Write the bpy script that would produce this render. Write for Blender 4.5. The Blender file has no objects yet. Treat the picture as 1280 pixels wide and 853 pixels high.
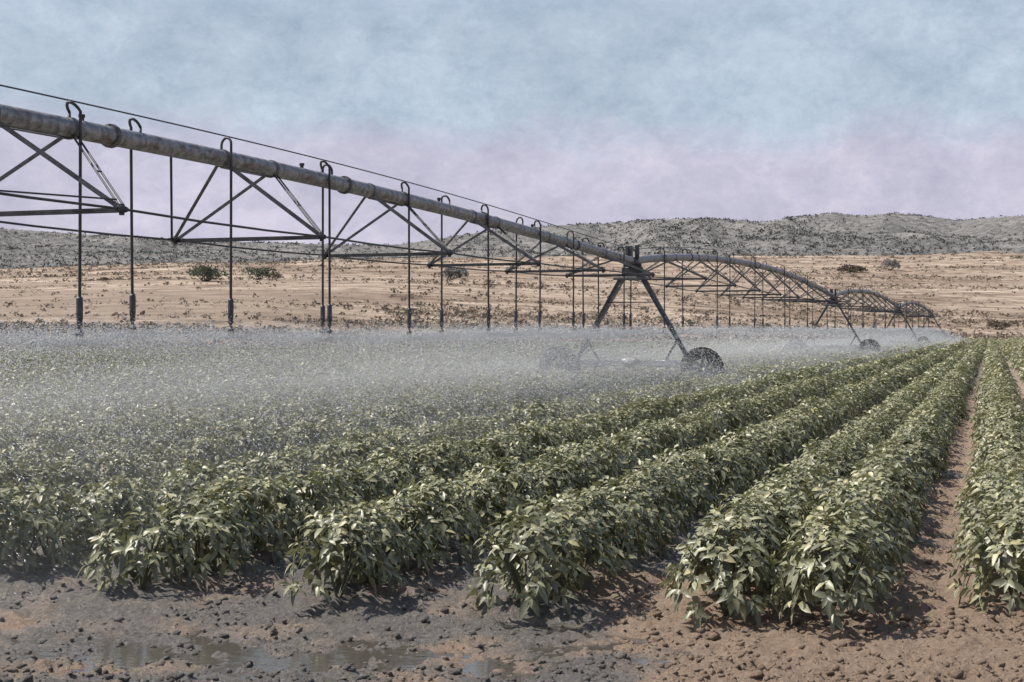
import bpy, math, random
import numpy as np
from mathutils import Vector, Matrix

random.seed(7)
RNG = np.random.default_rng(11)
scene = bpy.context.scene
COL = scene.collection

# ---------------------------------------------------------------- photograph geometry
FPX, CAMH, HORY = 1800.0, 1.73, 413.0          # focal length in pixels (1280 wide), eye height, horizon row
ANG = math.radians(-19.7)                      # the irrigation line runs 19.7 degrees right of straight ahead
TX, TY = math.cos(ANG), math.sin(ANG)          # wheel travel direction
PX, PY = -math.sin(ANG), math.cos(ANG)         # direction along the pipe
LINE_C = 11.64                                 # the pipe passes this far left of the eye
SPAN = 46.44


def line_point(u):
    """ground point u metres along the irrigation line (tower 1 stands at SPAN)"""
    y = -1.3 + u * PY
    return (-LINE_C + y * PX / PY, y)


ROW_T = 0.3322                                 # crop rows: X = -c + ROW_T * Y
RL = math.hypot(1, ROW_T)
RPY, RPX = 1 / RL, ROW_T / RL


def field_edge(X):
    return np.interp(X, [-200, -110, -60, -32.6, 79, 120, 190, 320], [78, 79, 82, 91.6, 222, 250, 272, 285])


# ---------------------------------------------------------------- noise
_lat = RNG.random((256, 256))


def vnoise(x, y):
    xi, yi = np.floor(x).astype(int), np.floor(y).astype(int)
    fx, fy = x - xi, y - yi
    fx, fy = fx * fx * (3 - 2 * fx), fy * fy * (3 - 2 * fy)
    a = _lat[xi % 256, yi % 256]; b = _lat[(xi + 1) % 256, yi % 256]
    c = _lat[xi % 256, (yi + 1) % 256]; d = _lat[(xi + 1) % 256, (yi + 1) % 256]
    return (a * (1 - fx) + b * fx) * (1 - fy) + (c * (1 - fx) + d * fx) * fy


def fbm(x, y, oct=4, gain=0.5):
    s, a, t = 0.0, 1.0, 0.0
    for k in range(oct):
        s = s + a * vnoise(x * 2 ** k + 17.3 * k, y * 2 ** k - 9.1 * k)
        t += a; a *= gain
    return s / t


def sstep(a, b, x):
    t = np.clip((x - a) / (b - a), 0, 1)
    return t * t * (3 - 2 * t)


# ---------------------------------------------------------------- object helpers
def tag(o, label=None, cat=None, group=None, kind=None):
    if label: o['label'] = label
    if cat: o['category'] = cat
    if group: o['group'] = group
    if kind: o['kind'] = kind
    return o


def empty(name, loc=(0, 0, 0), rz=0.0, label=None, cat=None, group=None):
    o = bpy.data.objects.new(name, None)
    o.empty_display_size = 0.2
    COL.objects.link(o)
    o.location = loc
    o.rotation_euler = (0, 0, rz)
    return tag(o, label, cat, group)


def link(name, mesh, parent=None):
    o = bpy.data.objects.new(name, mesh)
    COL.objects.link(o)
    if parent: o.parent = parent
    return o


def np_mesh(name, verts, loops, sizes, mat, smooth=False, tint=None, mat_idx=None):
    me = bpy.data.meshes.new(name)
    n = len(verts)
    me.vertices.add(n)
    me.vertices.foreach_set('co', np.ascontiguousarray(verts, dtype=np.float32).ravel())
    me.loops.add(len(loops))
    me.loops.foreach_set('vertex_index', np.ascontiguousarray(loops, dtype=np.int32))
    me.polygons.add(len(sizes))
    starts = np.concatenate([[0], np.cumsum(sizes)[:-1]]).astype(np.int32)
    me.polygons.foreach_set('loop_start', starts)
    me.polygons.foreach_set('loop_total', np.asarray(sizes, dtype=np.int32))
    if smooth:
        me.polygons.foreach_set('use_smooth', np.ones(len(sizes), dtype=bool))
    me.update(calc_edges=True)
    if tint is not None:
        at = me.attributes.new('tint', 'FLOAT', 'POINT')
        at.data.foreach_set('value', np.asarray(tint, dtype=np.float32))
    for m in (mat if isinstance(mat, (list, tuple)) else [mat]):
        me.materials.append(m)
    return me


def grid_mesh(name, X, Y, Z, mat, smooth=True):
    r, c = X.shape
    v = np.stack([X, Y, Z], -1).reshape(-1, 3)
    i = np.arange(r * c).reshape(r, c)
    f = np.stack([i[:-1, :-1], i[:-1, 1:], i[1:, 1:], i[1:, :-1]], -1).reshape(-1)
    return np_mesh(name, v, f, np.full((r - 1) * (c - 1), 4), mat, smooth)


class MB:
    """collects shapes; build() links them as one mesh object"""

    def __init__(self):
        self.v, self.f, self.s = [], [], []

    def add(self, vs, fs, smooth=False):
        b = len(self.v)
        self.v += [tuple(p) for p in vs]
        for f in fs:
            self.f.append([b + k for k in f]); self.s.append(smooth)

    def bar(self, p0, p1, w, h=None, up=(0, 0, 1), ch=0.12):
        """rectangular bar with chamfered long edges"""
        h = h or w
        p0, p1 = Vector(p0), Vector(p1)
        d = (p1 - p0).normalized()
        up = Vector(up)
        if abs(d.dot(up)) > 0.97: up = Vector((1, 0, 0))
        sx = d.cross(up).normalized(); sz = sx.cross(d).normalized()
        a, b = w / 2, h / 2
        c = min(a, b) * 2 * ch
        prof = [(a - c, -b), (a, -b + c), (a, b - c), (a - c, b), (-a + c, b), (-a, b - c), (-a, -b + c), (-a + c, -b)]
        vs = [p + sx * x + sz * z for p in (p0, p1) for x, z in prof]
        n = 8
        fs = [[k, (k + 1) % n, n + (k + 1) % n, n + k] for k in range(n)]
        fs += [list(range(n))[::-1], list(range(n, 2 * n))]
        self.add(vs, fs)

    def angle(self, p0, p1, w, t=0.008, up=(0, 0, 1)):
        """L-section angle iron"""
        p0, p1 = Vector(p0), Vector(p1)
        d = (p1 - p0).normalized(); up = Vector(up)
        if abs(d.dot(up)) > 0.97: up = Vector((1, 0, 0))
        sx = d.cross(up).normalized(); sz = sx.cross(d).normalized()
        prof = [(0, 0), (w, 0), (w, t), (t, t), (t, w), (0, w)]
        vs = [p + sx * (x - w / 3) + sz * (z - w / 3) for p in (p0, p1) for x, z in prof]
        fs = [[k, (k + 1) % 6, 6 + (k + 1) % 6, 6 + k] for k in range(6)]
        fs += [[0, 1, 2, 3, 4, 5][::-1], [6, 7, 8, 9, 10, 11]]
        self.add(vs, fs)

    def tube(self, pts, r, seg=8, cap=True):
        pts = [Vector(p) for p in pts]
        rs = r if isinstance(r, (list, tuple)) else [r] * len(pts)
        n = len(pts)
        d0 = (pts[1] - pts[0]).normalized()
        ref = Vector((0, 0, 1)) if abs(d0.z) < 0.9 else Vector((1, 0, 0))
        a = d0.cross(ref).normalized()
        vs = []
        for k, p in enumerate(pts):
            d = (pts[min(k + 1, n - 1)] - pts[max(k - 1, 0)]).normalized()
            a = (a - d * a.dot(d)).normalized()
            b = d.cross(a)
            for q in range(seg):
                t = 2 * math.pi * q / seg
                vs.append(p + (a * math.cos(t) + b * math.sin(t)) * rs[k])
        fs = []
        for k in range(n - 1):
            for q in range(seg):
                q2 = (q + 1) % seg
                fs.append([k * seg + q, k * seg + q2, (k + 1) * seg + q2, (k + 1) * seg + q])
        self.add(vs, fs, True)
        if cap:
            self.add([vs[q] for q in range(seg)], [list(range(seg))[::-1]])
            self.add([vs[(n - 1) * seg + q] for q in range(seg)], [list(range(seg))])

    def lathe(self, prof, axis='y', seg=24, centre=(0, 0, 0), closed=False):
        """prof: (radius, along-axis)"""
        cx, cy, cz = centre
        vs = []
        for q in range(seg):
            t = 2 * math.pi * q / seg
            for r, h in prof:
                if axis == 'y': vs.append((cx + r * math.cos(t), cy + h, cz + r * math.sin(t)))
                elif axis == 'z': vs.append((cx + r * math.cos(t), cy + r * math.sin(t), cz + h))
                else: vs.append((cx + h, cy + r * math.cos(t), cz + r * math.sin(t)))
        m = len(prof)
        fs = []
        for q in range(seg):
            q2 = (q + 1) % seg
            for k in range(m if closed else m - 1):
                k2 = (k + 1) % m
                fs.append([q * m + k, q * m + k2, q2 * m + k2, q2 * m + k])
        self.add(vs, fs, True)

    def mesh(self, name, mat):
        sizes = [len(f) for f in self.f]
        loops = [k for f in self.f for k in f]
        me = np_mesh(name, np.array([tuple(p) for p in self.v]), np.array(loops), np.array(sizes), mat)
        me.polygons.foreach_set('use_smooth', np.array(self.s, dtype=bool))
        me.validate()
        return me

    def build(self, name, mat, parent=None):
        return link(name, self.mesh(name, mat), parent)


# ---------------------------------------------------------------- materials
def new_mat(name):
    m = bpy.data.materials.new(name)
    m.use_nodes = True
    nt = m.node_tree
    b = nt.nodes['Principled BSDF']
    return m, nt, b


def nd(nt, t, **kw):
    n = nt.nodes.new(t)
    for k, v in kw.items():
        if k in n.inputs: n.inputs[k].default_value = v
        else: setattr(n, k, v)
    return n


def ramp(nt, stops, fac=None):
    r = nt.nodes.new('ShaderNodeValToRGB')
    e = r.color_ramp.elements
    while len(e) < len(stops): e.new(0.5)
    for k, (p, c) in enumerate(stops):
        e[k].position = p
        e[k].color = (*c, 1) if len(c) == 3 else c
    if fac is not None: nt.links.new(fac, r.inputs['Fac'])
    return r


def noise(nt, scale, detail=4, rough=0.55, vec=None, dist=0.0):
    n = nd(nt, 'ShaderNodeTexNoise', Scale=scale, Detail=detail, Roughness=rough, Distortion=dist)
    if vec is not None: nt.links.new(vec, n.inputs['Vector'])
    return n


def mixc(nt, fac, a, b, mode='MIX'):
    m = nt.nodes.new('ShaderNodeMix'); m.data_type = 'RGBA'; m.blend_type = mode
    for k, v in ((0, fac), (6, a), (7, b)):
        if hasattr(v, 'links') or hasattr(v, 'is_output'): nt.links.new(v, m.inputs[k])
        else: m.inputs[k].default_value = v if k == 0 else (*v, 1)
    return m.outputs[2]


def metal(name, c0, c1, rough, metallic, bump=0.15, scale=9.0):
    m, nt, b = new_mat(name)
    tc = nt.nodes.new('ShaderNodeTexCoord')
    n = noise(nt, scale, 6, 0.65, tc.outputs['Object'])
    r = ramp(nt, [(0.32, c0), (0.62, c1)], n.outputs['Fac'])
    n2 = noise(nt, scale * 9, 3, 0.6, tc.outputs['Object'])
    r2 = ramp(nt, [(0.3, (0.65,) * 3), (0.6, (1, 1, 1))], n2.outputs['Fac'])
    nt.links.new(mixc(nt, 1.0, r.outputs[0], r2.outputs[0], 'MULTIPLY'), b.inputs['Base Color'])
    b.inputs['Metallic'].default_value = metallic
    rr = nd(nt, 'ShaderNodeMapRange', **{'To Min': rough - 0.1, 'To Max': rough + 0.15})
    nt.links.new(n2.outputs['Fac'], rr.inputs['Value'])
    nt.links.new(rr.outputs[0], b.inputs['Roughness'])
    bp = nd(nt, 'ShaderNodeBump', Strength=bump, Distance=0.01)
    nt.links.new(n2.outputs['Fac'], bp.inputs['Height'])
    nt.links.new(bp.outputs[0], b.inputs['Normal'])
    return m


M = {}
M['pipe'] = metal('galvanised_pipe', (0.13, 0.125, 0.13), (0.40, 0.39, 0.40), 0.5, 0.45)
_nt = M['pipe'].node_tree; _b = _nt.nodes['Principled BSDF']; _src = _b.inputs['Base Color'].links[0].from_socket
_tc = _nt.nodes.new('ShaderNodeTexCoord'); _mp = nd(_nt, 'ShaderNodeMapping'); _mp.inputs['Scale'].default_value = (7, 1.4, 2.5)
_nt.links.new(_tc.outputs['Object'], _mp.inputs['Vector'])
_n = noise(_nt, 1.6, 7, 0.7, _mp.outputs[0]); _r = ramp(_nt, [(0.53, (0, 0, 0)), (0.64, (0.8, 0.8, 0.8))], _n.outputs['Fac'])
_nt.links.new(mixc(_nt, _r.outputs[0], _src, (0.13, 0.085, 0.06)), _b.inputs['Base Color'])
M['steel'] = metal('weathered_steel', (0.09, 0.088, 0.09), (0.22, 0.215, 0.22), 0.55, 0.4)
M['dark_steel'] = metal('dark_steel', (0.035, 0.035, 0.038), (0.085, 0.083, 0.085), 0.55, 0.3)
M['bright_steel'] = metal('bright_galvanised', (0.45, 0.45, 0.46), (0.68, 0.68, 0.69), 0.45, 0.35)
M['hose'] = metal('black_hose', (0.022, 0.021, 0.022), (0.05, 0.045, 0.045), 0.5, 0.0)
M['plastic'] = metal('dark_plastic', (0.03, 0.03, 0.033), (0.07, 0.07, 0.075), 0.45, 0.0)
M['rubber'] = metal('tyre_rubber', (0.018, 0.017, 0.017), (0.05, 0.045, 0.042), 0.75, 0.0, 0.4, 14)
M['bluegrey_box'] = metal('control_box_paint', (0.05, 0.05, 0.055), (0.10, 0.10, 0.105), 0.4, 0.1)
M['motor'] = metal('motor_paint', (0.30, 0.30, 0.30), (0.45, 0.45, 0.44), 0.4, 0.0)


def leaf_mat(name, stops, trans, rough=0.42, tr_w=0.28, spec=0.5):
    m, nt, b = new_mat(name)
    at = nd(nt, 'ShaderNodeAttribute', attribute_name='tint')
    r = ramp(nt, stops, at.outputs['Fac'])
    tc = nt.nodes.new('ShaderNodeTexCoord')
    n = noise(nt, 60, 2, 0.5, tc.outputs['Object'])
    r2 = ramp(nt, [(0.3, (0.78,) * 3), (0.7, (1.12,) * 3)], n.outputs['Fac'])
    nt.links.new(mixc(nt, 1.0, r.outputs[0], r2.outputs[0], 'MULTIPLY'), b.inputs['Base Color'])
    b.inputs['Roughness'].default_value = rough
    b.inputs['Specular IOR Level'].default_value = spec
    t = nd(nt, 'ShaderNodeBsdfTranslucent', Color=(*trans, 1))
    mx = nt.nodes.new('ShaderNodeMixShader'); mx.inputs[0].default_value = tr_w
    nt.links.new(b.outputs[0], mx.inputs[1]); nt.links.new(t.outputs[0], mx.inputs[2])
    nt.links.new(mx.outputs[0], nt.nodes['Material Output'].inputs['Surface'])
    return m


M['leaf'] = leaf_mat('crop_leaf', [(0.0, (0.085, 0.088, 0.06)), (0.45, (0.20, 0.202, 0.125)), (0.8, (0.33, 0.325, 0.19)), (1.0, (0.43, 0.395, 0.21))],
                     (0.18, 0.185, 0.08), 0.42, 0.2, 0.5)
M['stem'] = metal('crop_stem', (0.06, 0.07, 0.035), (0.12, 0.12, 0.07), 0.6, 0.0)
M['scrub'] = leaf_mat('dry_scrub_leaf', [(0.0, (0.15, 0.125, 0.10)), (0.5, (0.28, 0.23, 0.18)), (1.0, (0.42, 0.35, 0.27))],
                      (0.12, 0.1, 0.07), 0.8, 0.12, 0.15)
M['hillscrub'] = leaf_mat('hill_scrub_leaf', [(0.0, (0.085, 0.087, 0.08)), (0.5, (0.16, 0.16, 0.148)), (1.0, (0.25, 0.25, 0.235))],
                          (0.06, 0.06, 0.05), 0.8, 0.12, 0.15)
M['bush'] = leaf_mat('bush_leaf', [(0.0, (0.08, 0.09, 0.068)), (0.5, (0.15, 0.165, 0.12)), (1.0, (0.25, 0.27, 0.20))],
                     (0.08, 0.09, 0.05), 0.7, 0.18, 0.2)
M['greybush'] = leaf_mat('grey_bush_leaf', [(0.0, (0.10, 0.10, 0.097)), (0.5, (0.18, 0.18, 0.173)), (1.0, (0.30, 0.30, 0.29))],
                         (0.09, 0.09, 0.08), 0.7, 0.15, 0.2)
M['brownbush'] = leaf_mat('brown_bush_leaf', [(0.0, (0.08, 0.063, 0.048)), (0.5, (0.16, 0.125, 0.095)), (1.0, (0.26, 0.21, 0.155))],
                          (0.09, 0.07, 0.05), 0.7, 0.12, 0.2)


def soil_material():
    m, nt, b = new_mat('field_soil')
    g = nt.nodes.new('ShaderNodeNewGeometry')
    pos = g.outputs['Position']
    n1 = noise(nt, 1.1, 5, 0.6, pos)
    n2 = noise(nt, 30, 8, 0.78, pos)
    n3 = noise(nt, 90, 3, 0.6, pos)
    dry = ramp(nt, [(0.25, (0.17, 0.115, 0.08)), (0.5, (0.33, 0.235, 0.165)), (0.75, (0.48, 0.36, 0.26))], n2.outputs['Fac'])
    wet = ramp(nt, [(0.28, (0.06, 0.053, 0.047)), (0.5, (0.175, 0.156, 0.137)), (0.72, (0.36, 0.325, 0.29))], n2.outputs['Fac'])
    at = nd(nt, 'ShaderNodeAttribute', attribute_name='tint')      # wetness
    ad = nd(nt, 'ShaderNodeMath', operation='ADD'); nt.links.new(at.outputs['Fac'], ad.inputs[0])
    sc = nd(nt, 'ShaderNodeMapRange', **{'To Min': -1.15, 'To Max': 1.15}); nt.links.new(n1.outputs['Fac'], sc.inputs[0])
    nt.links.new(sc.outputs[0], ad.inputs[1])
    w = ramp(nt, [(0.30, (0, 0, 0)), (0.70, (1, 1, 1))], ad.outputs[0])
    nt.links.new(mixc(nt, w.outputs[0], dry.outputs[0], wet.outputs[0]), b.inputs['Base Color'])
    rr = nd(nt, 'ShaderNodeMapRange', **{'To Min': 0.9, 'To Max': 0.42}); nt.links.new(w.outputs[0], rr.inputs[0])
    nt.links.new(rr.outputs[0], b.inputs['Roughness'])
    b.inputs['Specular IOR Level'].default_value = 0.45
    a2 = nd(nt, 'ShaderNodeMath', operation='ADD'); nt.links.new(n2.outputs['Fac'], a2.inputs[0])
    mu = nd(nt, 'ShaderNodeMath', operation='MULTIPLY'); mu.inputs[1].default_value = 0.4
    nt.links.new(n3.outputs['Fac'], mu.inputs[0]); nt.links.new(mu.outputs[0], a2.inputs[1])
    bp = nd(nt, 'ShaderNodeBump', Strength=1.0, Distance=0.05)
    nt.links.new(a2.outputs[0], bp.inputs['Height']); nt.links.new(bp.outputs[0], b.inputs['Normal'])
    return m


def dry_material():
    m, nt, b = new_mat('dry_grassland')
    g = nt.nodes.new('ShaderNodeNewGeometry')
    mp = nd(nt, 'ShaderNodeMapping'); mp.inputs['Scale'].default_value = (0.012, 0.03, 0.03)
    nt.links.new(g.outputs['Position'], mp.inputs['Vector'])
    nbig = noise(nt, 1.0, 6, 0.6, mp.outputs[0], 0.4)
    mp2 = nd(nt, 'ShaderNodeMapping'); mp2.inputs['Scale'].default_value = (0.11, 0.16, 0.2)
    nt.links.new(g.outputs['Position'], mp2.inputs['Vector'])
    nmid = noise(nt, 1.0, 7, 0.68, mp2.outputs[0], 0.3)
    nfine = noise(nt, 1.3, 5, 0.7, g.outputs['Position'])
    base = ramp(nt, [(0.34, (0.15, 0.112, 0.083)), (0.5, (0.325, 0.255, 0.197)), (0.64, (0.50, 0.41, 0.325))], nmid.outputs['Fac'])
    big = ramp(nt, [(0.40, (0.66, 0.63, 0.61)), (0.58, (1.05, 1.05, 1.05))], nbig.outputs['Fac'])
    c = mixc(nt, 1.0, base.outputs[0], big.outputs[0], 'MULTIPLY')
    fine = ramp(nt, [(0.3, (0.55, 0.52, 0.5)), (0.55, (1.08, 1.08, 1.08))], nfine.outputs['Fac'])
    c = mixc(nt, 0.8, c, fine.outputs[0], 'MULTIPLY')
    # ploughed strip: an attribute painted by plot, darker brown earth
    at = nd(nt, 'ShaderNodeAttribute', attribute_name='tint')
    pl = ramp(nt, [(0.3, (0.17, 0.13, 0.10)), (0.65, (0.31, 0.245, 0.19))], nmid.outputs['Fac'])
    c = mixc(nt, at.outputs['Fac'], c, pl.outputs[0])
    nt.links.new(c, b.inputs['Base Color'])
    b.inputs['Roughness'].default_value = 0.95
    b.inputs['Specular IOR Level'].default_value = 0.1
    bp = nd(nt, 'ShaderNodeBump', Strength=1.0, Distance=0.5)
    nt.links.new(nfine.outputs['Fac'], bp.inputs['Height']); nt.links.new(bp.outputs[0], b.inputs['Normal'])
    return m


def hill_material():
    m, nt, b = new_mat('stony_hillside')
    g = nt.nodes.new('ShaderNodeNewGeometry')
    n1 = noise(nt, 0.012, 6, 0.62, g.outputs['Position'])
    n2 = noise(nt, 0.16, 6, 0.7, g.outputs['Position'])
    c1 = ramp(nt, [(0.32, (0.11, 0.107, 0.102)), (0.52, (0.215, 0.206, 0.197)), (0.7, (0.35, 0.333, 0.315))], n2.outputs['Fac'])
    c2 = ramp(nt, [(0.35, (0.74, 0.74, 0.75)), (0.65, (1.12, 1.10, 1.08))], n1.outputs['Fac'])
    nt.links.new(mixc(nt, 1.0, c1.outputs[0], c2.outputs[0], 'MULTIPLY'), b.inputs['Base Color'])
    b.inputs['Roughness'].default_value = 0.95
    b.inputs['Specular IOR Level'].default_value = 0.1
    bp = nd(nt, 'ShaderNodeBump', Strength=1.0, Distance=4.0)
    nt.links.new(n2.outputs['Fac'], bp.inputs['Height']); nt.links.new(bp.outputs[0], b.inputs['Normal'])
    return m


def water_material():
    m, nt, b = new_mat('muddy_water')
    b.inputs['Base Color'].default_value = (0.065, 0.056, 0.048, 1)
    b.inputs['Roughness'].default_value = 0.06
    b.inputs['Specular IOR Level'].default_value = 0.6
    g = nt.nodes.new('ShaderNodeNewGeometry')
    mp = nd(nt, 'ShaderNodeMapping'); mp.inputs['Scale'].default_value = (0.6, 1.6, 1)
    nt.links.new(g.outputs['Position'], mp.inputs['Vector'])
    n = noise(nt, 14, 3, 0.5, mp.outputs[0])
    bp = nd(nt, 'ShaderNodeBump', Strength=0.25, Distance=0.01)
    nt.links.new(n.outputs['Fac'], bp.inputs['Height']); nt.links.new(bp.outputs[0], b.inputs['Normal'])
    return m


M['soil'], M['dry'], M['hill'], M['water'] = soil_material(), dry_material(), hill_material(), water_material()

m, nt, b = new_mat('spray_droplet')
b.inputs['Base Color'].default_value = (0.60, 0.61, 0.63, 1)
b.inputs['Roughness'].default_value = 0.35
M['droplet'] = m

m, nt, b = new_mat('fine_spray_mist')
nt.nodes.remove(b)
pv = nd(nt, 'ShaderNodeVolumePrincipled', Density=0.024, Anisotropy=0.2)
pv.inputs['Color'].default_value = (0.93, 0.93, 0.95, 1)
nt.links.new(pv.outputs[0], nt.nodes['Material Output'].inputs['Volume'])
M['mist'] = m

# ---------------------------------------------------------------- terrain
PUD = (-0.75, 7.85)


def row_start(c):
    pts = [(-0.3, 8.6), (1.0, 8.1), (1.74, 8.5), (2.7, 8.55), (4.1, 8.9), (5.45, 9.2), (6.85, 9.8), (8.2, 10.4)]
    return float(np.interp(c, [p[0] for p in pts], [p[1] for p in pts]))


ROWS = [-1.45, -0.20, 0.92, 1.58, 2.80, 4.13, 5.50, 6.89] + [6.89 + 1.4 * k for k in range(1, 41)]
ROWS_RIGHT = [-3.1, -4.5]


def row_phase(X, Y):
    """0 on a crop row, 1 in the furrow between"""
    c = ROW_T * Y - X
    rc = np.array(sorted(ROWS + ROWS_RIGHT + [-5.9, -7.3, -8.7]))
    d = np.full(c.shape, 9.0)
    i = np.clip(np.searchsorted(rc, c), 1, len(rc) - 1)
    d = np.minimum(np.abs(c - rc[i]), np.abs(c - rc[i - 1]))
    return np.clip(d / 0.7, 0, 1.2)


def soil_z(X, Y):
    ridge = 0.09 * (np.cos(np.clip(row_phase(X, Y), 0, 1) * np.pi) * 0.5 + 0.5) * sstep(8.4, 10.0, Y)
    z = ridge + 0.035 * (fbm(X * 0.55, Y * 0.8, 2) - 0.5)
    near = 1 - sstep(14, 34, Y)
    cl = fbm(X * 5.5, Y * 5.5, 5, 0.68)
    z = z + near * (0.15 * (cl - 0.5) + 0.06 * np.maximum(fbm(X * 15 + 40, Y * 15, 3, .65) - 0.5, 0))
    # low wet ground with standing water in front of the rows
    hollow = np.exp(-((X - PUD[0]) / 1.75) ** 2 - ((Y - PUD[1]) / 0.62) ** 2)
    left = np.exp(-((X + 2.6) / 1.2) ** 2 - ((Y - 7.9) / 0.7) ** 2)
    return z - 0.045 * hollow - 0.03 * left


dvals = 3.2 * (250 / 3.2) ** (np.linspace(0, 1, 950))
uvals = np.linspace(-0.62, 0.62, 520)
D, U = np.meshgrid(dvals, uvals, indexing='ij')
X, Y = D * U, D
keep_y = np.minimum(Y, field_edge(X) + 0.5)
Zs = soil_z(X, keep_y)
me = grid_mesh('field_soil', X, keep_y, Zs, M['soil'])
wet = 0.52 + 0.17 * (1 - sstep(-0.2, 1.6, X - 0.05 * (Y - 8))) - 0.65 * sstep(0.2, 1.6, X) * (1 - sstep(14, 60, Y))
wet = np.where(Y > 10, np.maximum(wet, 0.25 + 0.5 * (1 - sstep(0.1, 0.9, X - ROW_T * Y + 2.2))), wet)
at = me.attributes.new('tint', 'FLOAT', 'POINT')
at.data.foreach_set('value', wet.astype(np.float32).ravel())
tag(link('field_soil', me), 'brown ridged field soil, wet on the left', kind='structure')

crng = np.random.default_rng(21)
N = 26000
cyv = 6.4 + 8.5 * crng.random(N) ** 1.6
cxv = (crng.random(N) * 0.84 - 0.42) * cyv
keep = (row_phase(cxv, cyv) > 0.62) | (cyv < 8.7)
keep &= crng.random(N) < 0.25 + 0.75 * sstep(.4, .6, fbm(cxv * 1.3, cyv * 1.3, 3))
cxv, cyv = cxv[keep], cyv[keep]
n = len(cxv)
csz = 0.004 + 0.024 * crng.random(n) ** 5
ico = np.array([(0, 0, 1), (.894, 0, .447), (.276, .851, .447), (-.724, .526, .447), (-.724, -.526, .447), (.276, -.851, .447),
                (.724, .526, -.447), (-.276, .851, -.447), (-.894, 0, -.447), (-.276, -.851, -.447), (.724, -.526, -.447), (0, 0, -1)])
icf = np.array([0, 1, 2, 0, 2, 3, 0, 3, 4, 0, 4, 5, 0, 5, 1, 1, 6, 2, 2, 7, 3, 3, 8, 4, 4, 9, 5, 5, 10, 1, 6, 7, 2, 7, 8, 3, 8, 9, 4, 9, 10, 5, 10, 6, 1,
                11, 7, 6, 11, 8, 7, 11, 9, 8, 11, 10, 9, 11, 6, 10])
sc3 = csz[:, None] * (0.7 + 0.8 * crng.random((n, 3))); sc3[:, 2] *= 0.75
V = ico[None] * sc3[:, None, :] * (0.5 + 0.8 * crng.random((n, 12, 1)))
V = V + np.stack([cxv, cyv, soil_z(cxv, cyv) + csz * 0.15], 1)[:, None, :]
cw = 0.55 + 0.55 * (1 - sstep(-0.2, 1.6, cxv - 0.05 * (cyv - 8))) - 0.65 * sstep(0.2, 1.6, cxv)
tag(link('soil_clods', np_mesh('soil_clods', V.reshape(-1, 3), (np.arange(n)[:, None] * 12 + icf[None]).ravel(), np.full(n * 20, 3), M['soil'], False, np.repeat(cw - 0.3, 12))),
    'loose clods and small stones on the bare soil', kind='stuff')

# puddle water: a level sheet that shows where the soil dips under it
gx, gy = np.meshgrid(np.linspace(-4.2, 1.35, 40), np.linspace(6.6, 8.75, 16), indexing='ij')
tag(link('puddle_water', grid_mesh('puddle_water', gx, gy, np.full(gx.shape, -0.041), M['water'])), 'muddy puddles in the wet soil', kind='structure')


def land_z(X, Y):
    mm = np.maximum(Y - field_edge(X), -1e6)
    m_ = np.maximum(mm, 0)
    far = 800 - field_edge(X)
    top = np.interp(X / np.maximum(Y, 60), [-0.36, -0.2, 0.0, 0.36], [35.0, 38.5, 41.5, 43.0])
    z = top / (far - 45) * (m_ - 45 * (1 - np.exp(-m_ / 45)))
    z = z + 0.5 * (fbm(X * 0.02, Y * 0.03, 3) - 0.5) * sstep(5, 80, m_) * (1 + m_ / 120)
    z = z - 0.16 * np.maximum(Y - 860, 0)
    return np.where(mm < 4, -0.25 + 0.25 * sstep(0.3, 4, mm), z)


ys = np.concatenate([np.linspace(-400, 60, 24), np.linspace(64, 260, 150), np.linspace(264, 1000, 160), np.linspace(1020, 3200, 20)])
us = np.linspace(-1, 1, 220)
Yg, Ug = np.meshgrid(ys, us, indexing='ij')
Xg = Ug * (260 + np.maximum(Yg, 0) * 0.75)
Zg = land_z(Xg, Yg)
me = grid_mesh('dry_land', Xg, Yg, Zg, M['dry'])
ix = 640 + FPX * Xg / np.maximum(Yg, 1)
iy = HORY - FPX * (Zg - CAMH) / np.maximum(Yg, 1)
plough = sstep(358, 366, iy + 6 * (fbm(Xg * .02, Yg * .02, 3) - .5)) * (1 - sstep(392, 402, iy)) * (1 - sstep(330, 520, ix)) * 0.85
at = me.attributes.new('tint', 'FLOAT', 'POINT')
at.data.foreach_set('value', np.where(Yg > 60, plough, 0).astype(np.float32).ravel())
tag(link('dry_land', me), 'dry tan grassland rising to the hills', kind='structure')

# hills: skyline read off the photograph at a crest 1500 m away
SKY = [(-300, 284), (0, 286), (60, 290), (150, 296), (250, 301), (330, 304), (420, 306), (500, 306), (560, 297), (620, 288), (700, 282), (760, 280),
       (805, 276), (860, 273), (900, 274), (950, 279), (990, 272), (1040, 267), (1080, 270), (1120, 267), (1160, 271), (1200, 276), (1270, 270), (1400, 275), (1700, 282)]
hy = np.linspace(760, 2300, 150)
hu = np.linspace(-0.62, 0.62, 420)
HY, HU = np.meshgrid(hy, hu, indexing='ij')
HX = HU * HY


def hill_z(HX, HY):
    sx = 640 + FPX * HX / HY
    crest = CAMH + (HORY - np.interp(sx, [p[0] for p in SKY], [p[1] for p in SKY])) / FPX * 1500
    base = land_z(HX, np.full(HX.shape, 800.0)) - 6
    t = np.clip((HY - 790) / (1500 - 790), 0, 1)
    prof = t ** 0.85
    z = base + (crest - base) * prof
    rel = np.clip((crest - base) / 60, 0.2, 1.3)
    lump = (fbm(HX * 0.0075, HY * 0.0042, 3) - 0.5) * 46 + (np.abs(fbm(HX * 0.011 + 5, HY * 0.006, 4) - 0.5) - 0.12) * -44
    z = z + lump * rel * np.sin(np.pi * np.clip(t, 0, 1)) * (1 - 0.35 * t)
    z = z + (fbm(HX * 0.03, HY * 0.02, 3) - 0.5) * 4 * sstep(0.05, 0.3, t) * (1 - 0.7 * t)
    return np.where(HY > 1500, z - (HY - 1500) * 0.08, z)


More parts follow.
